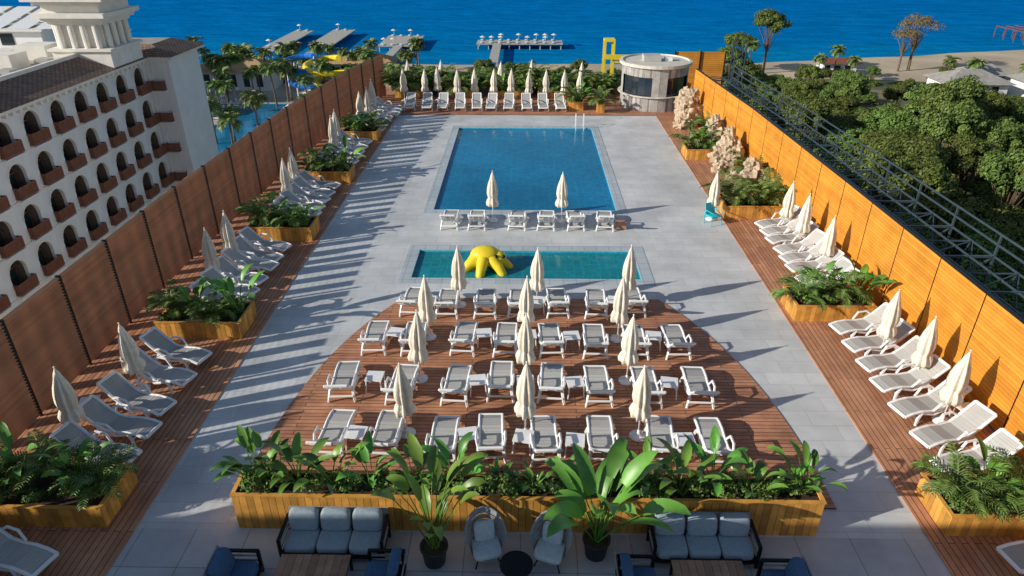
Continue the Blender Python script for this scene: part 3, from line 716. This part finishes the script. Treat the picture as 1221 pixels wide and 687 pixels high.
# ------------------------------------------------------------ hotel on the left
par=empty('white_hotel')
W=3.3; HH=3.15
def cell(W,HH,ow,oh):
    b=MB(); c_=W/2; rr=ow/2; sp=oh-rr; z0=.15
    arc=[(c_+rr*math.cos(math.pi*i/10),z0+sp+rr*math.sin(math.pi*i/10)) for i in range(11)]
    def q(pts): b.quad([(0,y,z) for y,z in pts],'plaster')
    q([(0,0),(c_-rr,0),(c_-rr,z0+sp),(0,z0+sp)]); q([(c_+rr,0),(W,0),(W,z0+sp),(c_+rr,z0+sp)]); q([(c_-rr,0),(c_+rr,0),(c_+rr,z0),(c_-rr,z0)])
    for i in range(10):
        (ya,za),(yb,zb)=arc[i],arc[i+1]
        b.quad([(0,ya,za),(0,ya,HH),(0,yb,HH),(0,yb,zb)],'plaster')
        b.quad([(0,ya,za),(0,yb,zb),(-.25,yb,zb),(-.25,ya,za)],'plaster')
        b.quad([(-.25,ya,za),(-.25,yb,zb),(-1.0,yb,zb),(-1.0,ya,za)],'recess_shade')
    q([(0,z0+sp),(c_-rr,z0+sp),(c_-rr,HH),(0,HH)]); q([(c_+rr,z0+sp),(W,z0+sp),(W,HH),(c_+rr,HH)])
    for y in (c_-rr,c_+rr):
        b.quad([(0,y,z0),(0,y,z0+sp),(-.25,y,z0+sp),(-.25,y,z0)],'plaster'); b.quad([(-.25,y,z0),(-.25,y,z0+sp),(-1,y,z0+sp),(-1,y,z0)],'recess_shade')
    b.quad([(0,c_-rr,z0),(0,c_+rr,z0),(-1,c_+rr,z0),(-1,c_-rr,z0)],'recess_shade')
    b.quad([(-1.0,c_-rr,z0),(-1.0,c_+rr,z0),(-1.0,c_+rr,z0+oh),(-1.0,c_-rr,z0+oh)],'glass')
    b.box(-.99,-.94,c_-.04,c_+.04,z0,z0+oh-.1,'balc'); b.box(-.99,-.94,c_-rr,c_+rr,z0+sp-.03,z0+sp+.05,'balc')
    for i in range(10):
        (ya,za),(yb,zb)=arc[i],arc[i+1]
        b.quad([(.04,ya,za),(.04,c_+(ya-c_)*1.14,z0+sp+(za-z0-sp)*1.14),(.04,c_+(yb-c_)*1.14,z0+sp+(zb-z0-sp)*1.14),(.04,yb,zb)],'cream')
    pd=.5
    b.box(.0,pd,c_-rr-.08,c_+rr+.08,.02,.12,'plaster')
    for z in (.2,1.0): b.box(pd-.09,pd-.03,c_-rr-.06,c_+rr+.06,z,z+.08,'balc')
    n=16
    for i in range(n+1):
        y=c_-rr-.05+(ow+.1)*i/n; b.box(pd-.08,pd-.04,y-.04,y+.04,.25,1.0,'balc')
    for yy_ in (c_-rr-.07,c_+rr+.02):
        for z in (.2,1.0): b.box(0,pd-.09,yy_,yy_+.05,z,z+.08,'balc')
        for i in range(3): b.box(.06+i*.13,.14+i*.13,yy_,yy_+.05,.25,1.0,'balc')
    return b.mesh('balcony_bay')
CELL=cell(W,HH,1.9,2.45)
FX=-37.6; NF=7; NB=14; Yend=69.3; topz=-.5
for f_ in range(NF):
    for k_ in range(NB): place(CELL,'balcony_bay',(FX,Yend-(k_+1)*W,topz-(f_+1)*HH),0,1,par)
b=MB(); y0=Yend-NB*W
b.box(FX-14,FX-1.05,y0,Yend,GZ,topz,'plaster')
b.box(-50,-35.2,Yend,76,GZ,topz,'plaster')
for f_ in range(1,NF): b.box(FX+.01,FX+.1,y0,Yend,topz-f_*HH-.06,topz-f_*HH+.02,'cream')
b.obj('walls',parent=par)
for f_ in range(NF):
    o=place(CELL,'balcony_bay',(-35.05,0,0),0,(1,.62,1),par); o.rotation_euler=(0,0,-math.pi/2); o.location=(-37.55,Yend-.12,topz-(f_+1)*HH)
b=MB()
b.box(FX-1.05,FX+.75,y0,Yend-.6,topz,topz+.25,'cream'); b.box(-50,-34.6,Yend-.6,76.6,topz,topz+.25,'cream')
for i in range(int((Yend-y0)/.8)): b.box(FX+.1,FX+.65,y0+i*.8,y0+i*.8+.3,topz-.3,topz,'cream')
b.quad([(FX+.9,y0,topz+.26),(FX+.9,Yend-.7,topz+.26),(FX-2.4,Yend-.7,topz+1.3),(FX-2.4,y0,topz+1.3)],'rooftile')
b.box(FX-2.7,FX-2.4,y0,Yend,topz+.2,topz+1.6,'cream')
b.quad([(-34.4,Yend-.8,topz+.27),(-34.4,76.8,topz+.27),(-37,74.5,topz+1.2),(-37,Yend+1,topz+1.2)],'rooftile')
b.quad([(-34.4,Yend-.8,topz+.27),(-37,Yend+1,topz+1.2),(-44,Yend+1,topz+1.2),(-44,Yend-.8,topz+.27)],'rooftile')
b.quad([(-37,Yend+1,topz+1.2),(-37,74.5,topz+1.2),(-46,74.5,topz+1.2),(-46,Yend+1,topz+1.2)],'greyroof')
b.box(-52,FX-2.7,y0,76,topz,topz+.4,'pave')
for i in range(9):
    yy_=y0+3+i*5; b.box(-48,-45,yy_,yy_+2.4,topz+.4,topz+1.7,'cream'); b.box(-43.6,-42.4,yy_+1,yy_+2.2,topz+.4,topz+1.2,'concrete')
b.obj('roof',parent=par)
def tower(x,y,s,z=topz):
    b=MB()
    def sl(w,z0,z1,k='cream'): b.box(x-w/2*s,x+w/2*s,y-w/2*s,y+w/2*s,z+z0*s,z+z1*s,k)
    sl(4.8,0,1.6); sl(5.2,1.6,1.8); sl(3.7,1.8,3.6); sl(4.4,3.6,3.85); sl(5.0,3.85,4.15); sl(5.7,4.15,4.5); sl(4.6,4.5,5.1); sl(5.4,5.1,5.4); sl(6.4,5.4,5.8); sl(4.6,5.8,7.3); sl(3.4,7.3,9); sl(2.2,9,11)
    for ax in (-1.5,-.5,.5,1.5):
        for s1 in (-1,1):
            b.tube([(x+ax*s,y+s1*2.1*s,z+1.8*s),(x+ax*s,y+s1*2.1*s,z+3.6*s)],.22*s,'cream',n=8); b.tube([(x+s1*2.1*s,y+ax*s,z+1.8*s),(x+s1*2.1*s,y+ax*s,z+3.6*s)],.22*s,'cream',n=8)
    b.obj('tower',parent=par)
tower(-39.6,65.5,1.1); tower(-41.0,47,.9)
par=empty('terraced_resort_building')
b=MB()
for i in range(5):
    b.box(-140+i*6,-75-i*3,112+i*4,150,GZ+i*3.2,GZ+(i+1)*3.2-.35,'plaster'); b.box(-141+i*6,-74-i*3,111+i*4,151,GZ+(i+1)*3.2-.35,GZ+(i+1)*3.2,'cream')
    for k_ in range(12):
        x=-137+i*6+k_*4.6
        if x<-80-i*3: b.box(x,x+2.4,111.9+i*4,112.05+i*4,GZ+i*3.2+.4,GZ+i*3.2+2.4,'glass')
b.obj('walls',parent=par)
b=MB()
for i in range(9):
    x=-128+i*5; zt=GZ+16
    b.quad([(x,128,zt),(x+4,128,zt),(x+4,140,zt+2.4),(x,140,zt+2.4)],'white'); b.box(x,x+4,140,140.2,zt,zt+2.4,'plaster')
b.obj('roof_canopies',parent=par)

def hiproof(name,x0,x1,y0,y1,z0,h,rk,wk='plaster'):
    par=empty(name); b=MB(); b.box(x0+1,x1-1,y0+1,y1-1,GZ,z0,wk)
    n=max(2,int((x1-x0)/3))
    for i in range(n):
        x=x0+1.4+(x1-x0-2.8)*i/n; b.box(x,x+1.3,y0+.93,y0+.99,GZ+.9,z0-.5,'glass')
    b.obj('walls',parent=par)
    b=MB(); ym=(y0+y1)/2; d=min((y1-y0)/2,(x1-x0)/2)
    A,B,C,D=(x0,y0,z0),(x1,y0,z0),(x1,y1,z0),(x0,y1,z0); E,F=(x0+d,ym,z0+h),(x1-d,ym,z0+h)
    b.quad([A,B,F,E],rk); b.quad([C,D,E,F],rk); b.quad([B,C,F],rk); b.quad([D,A,E],rk); b.quad([A,D,C,B],wk); b.obj('roof',parent=par)
hiproof('beach_restaurant',-74,-54,150,162,GZ+4,2.2,'thatch'); hiproof('beach_restaurant',-50,-30,163,171,GZ+3.5,1.8,'thatch')
hiproof('pool_bar',-66,-60,128,134,GZ+3,1.5,'thatch')
b=MB(); b.box(-57,-47,92,140,GZ-.05,GZ+.05,'coping'); b.box(-56.4,-47.6,92.6,139.4,GZ+.0,GZ+.06,'water'); b.obj('resort_pool')
random.seed(33)
LOWL=MB()
for i in range(9):
    for k_ in range(26):
        if R()<.15: continue
        x=(-62,-59.5,-45,-42.5,-40,-66,-37,-34,-70)[i]+U(-.3,.3); y=93+k_*1.9; LOWL.box(x,x+1.9,y,y+.7,GZ+.2,GZ+.35,'white'); LOWL.box(x,x+.1,y,y+.7,GZ+.35,GZ+.8,'white')
LOWL.obj('resort_lounger_rows')
b=MB()
for i in range(46):
    x=random.choice((-61,-44,-41,-38,-67,-35))+U(-1,1); y=U(92,148)
    b.tube([(x,y,GZ),(x,y,GZ+2.6)],.04,'white',n=4); b.lathe([(1.3,2.1),(.05,2.7)],'canvas',(x,y,GZ),n=8,cap=False)
b.obj('resort_parasols')
for i in range(75):
    x=U(-85,-22); y=U(138,174)
    if R()<.3: x=U(-64,-26); y=U(98,142)
    place(random.choice(PALM),'palm_tree',(x,y,GZ),U(0,6),U(.6,.85))
for i in range(46): place(random.choice(TREE),'hedge_tree',(U(-95,14),U(158,172),GZ-2.5),U(0,6),U(.38,.55))
for i in range(26): place(random.choice(TREE),'hedge_tree',(U(-44,-16),U(90,160),GZ-2.2),U(0,6),U(.35,.55))
b=MB(); pts=[]
for i in range(40):
    a=i*.35; pts.append((-43+4*math.cos(a)+i*.12,148+4*math.sin(a)-i*.1,GZ+7.5-i*.15))
b.tube(pts,.6,'yellow',n=10); pts=[(x-5.5,y+1,z+.2) for x,y,z in pts]; b.tube(pts,.6,'blue',n=10)
for i in range(0,40,6): b.tube([(pts[i][0],pts[i][1],GZ),(pts[i][0],pts[i][1],pts[i][2])],.15,'white',n=6)
b.obj('water_slide')

def pier(name,x0,x1,y0,y1,gx,gy0,deck='jetty',canopy=True):
    par=empty(name); b=MB(); z=GZ+.9
    b.box(x0,x1,y0,y1,z,z+.25,deck); b.box(gx-1.2,gx+1.2,gy0,y0,z,z+.25,deck)
    x=x0+.5
    while x<x1:
        for y in (y0+.5,y1-.5): b.tube([(x,y,GZ-1.5),(x,y,z)],.18,deck,n=5)
        x+=3
    y=gy0
    while y<y0: b.tube([(gx-1,y,GZ-1.5),(gx-1,y,z)],.15,deck,n=5); b.tube([(gx+1,y,GZ-1.5),(gx+1,y,z)],.15,deck,n=5); y+=3.5
    b.obj('deck',parent=par)
    if canopy:
        b=MB(); x=x0+1
        while x<x1-1.6:
            for y in (y0+1.2,y1-1.2):
                if R()<.45: b.tube([(x+.8,y,z),(x+.8,y,z+2.3)],.05,'white',n=4); b.lathe([(.9,1.9),(.05,2.3)],'canvas',(x+.8,y,z),n=8,cap=False)
                b.box(x,x+.6,y-1,y+.8,z+.5,z+.6,'white')
            x+=2.6
        b.obj('parasols_and_loungers',parent=par)
pier('swimming_jetty',-74,-68,200,232,-70,176); pier('swimming_jetty',-62,-55,204,234,-58,176); pier('swimming_jetty',-42,-31,203,222,-36,178); pier('swimming_jetty',-14,11,207,214,-8,180)
b=MB()
for i in range(12):
    for k_ in range(4):
        x=150+i*3.2; y=218+k_*5+i*.5; b.tube([(x,y,GZ-1),(x,y,GZ+3)],.14,'rust',n=4)
        if i: b.tube([(x-3.2,y-.5,GZ+2.9),(x,y,GZ+2.9)],.12,'rust',n=4)
        if k_: b.tube([(x,y-5,GZ+2.9),(x,y,GZ+2.9)],.12,'rust',n=4)
b.obj('timber_jetty_frame')

# ------------------------------------------------------------ forest right
forest=empty('forest')
random.seed(77)
y=18
while y<152:
    x=20.5+U(0,2)
    while x<150:
        lim=.86*y+60
        if x<lim:
            skip=(y>112 and R()<.35) or (62<x<118 and y>124)
            if not skip:
                s=U(.75,1.12)*(0.78 if y>105 else 1)
                place(random.choice(TREE),'broadleaf_tree',(x+U(-1.8,1.8),y+U(-1.8,1.8),GZ+U(-.6,.6)),U(0,6),(s,s,s*U(.85,1.15)),forest)
        x+=U(5.2,7.0)
    y+=5.4
for i in range(170): 
    x=U(18,150); yb=U(132,168)
    place(random.choice(TREE),'coastal_shrub',(x,yb,GZ-2.6),U(0,6),U(.3,.52),forest)
for (x,y,s,me) in ((58,172,1.1,TREE[4]),(95,176,1.15,DRY),(92,175,.9,DRY),(52,174,.85,TREE[1])): place(me,'tall_beach_tree',(x,y,GZ),U(0,6),s)
for i in range(9): place(random.choice(PALM),'palm_tree',(U(20,120),U(150,172),GZ),U(0,6),U(.5,.75))
hiproof('beach_house',84,98,140,150,GZ+4.2,2.2,'greyroof'); hiproof('beach_house',100,114,136,148,GZ+4.5,2.6,'greyroof'); hiproof('beach_house',96,106,152,160,GZ+3.6,1.8,'greyroof')
hiproof('beach_house',70,80,168,174,GZ+3,1.0,'rust'); hiproof('beach_house',118,136,158,168,GZ+3.6,1.8,'greyroof')

# ------------------------------------------------------------ unseen wing behind the camera, added and sized to shade the terrace
par=empty('unseen_shade_wing'); b=MB()
ht=8.3
b.box(-34,-13.7,-16,3.4,GZ,ht,'plaster'); b.box(-13.7,-5.2,-16,3.4,-.02,ht,'plaster'); b.box(-34.3,-5.0,-16.3,3.6,ht,ht+.15,'cream')
for f_ in range(2):
    for k_ in range(7): b.box(-33+k_*3.9,-31+k_*3.9,3.4,3.44,.8+f_*4.0,3.2+f_*4.0,'glass')
b.obj('walls',parent=par)

# ------------------------------------------------------------ light, world, camera
w=bpy.data.worlds.new('World'); scene.world=w; w.use_nodes=True
nt=w.node_tree; bg=nt.nodes['Background']; sky=nt.nodes.new('ShaderNodeTexSky'); sky.sky_type='NISHITA'; sky.sun_disc=False
az=math.atan2(-DX,-DY)
sky.sun_elevation=math.radians(EL); sky.sun_rotation=az%(2*math.pi); sky.altitude=20; sky.air_density=1.0; sky.dust_density=.6; sky.ozone_density=1.5
nt.links.new(sky.outputs[0],bg.inputs[0]); bg.inputs[1].default_value=.105
sl=bpy.data.lights.new('sun','SUN'); sl.energy=5.0; sl.angle=math.radians(.5); sl.color=(1,.94,.83)
so=bpy.data.objects.new('sun',sl); COL.objects.link(so)
d=Vector((DX,DY,0)).normalized()*math.cos(math.radians(EL)); d.z=-math.sin(math.radians(EL))
so.rotation_euler=d.to_track_quat('-Z','Y').to_euler(); so.location=(-60,-30,60)
cam=bpy.data.cameras.new('camera'); co=bpy.data.objects.new('camera',cam); COL.objects.link(co)
co.location=(0,0,12); co.rotation_euler=(math.radians(61.3),0,math.radians(1.02)); cam.lens=24.0; cam.sensor_width=36; cam.clip_start=.1; cam.clip_end=40000
scene.camera=co
scene.view_settings.view_transform='Standard'; scene.view_settings.look='None'; scene.view_settings.exposure=0
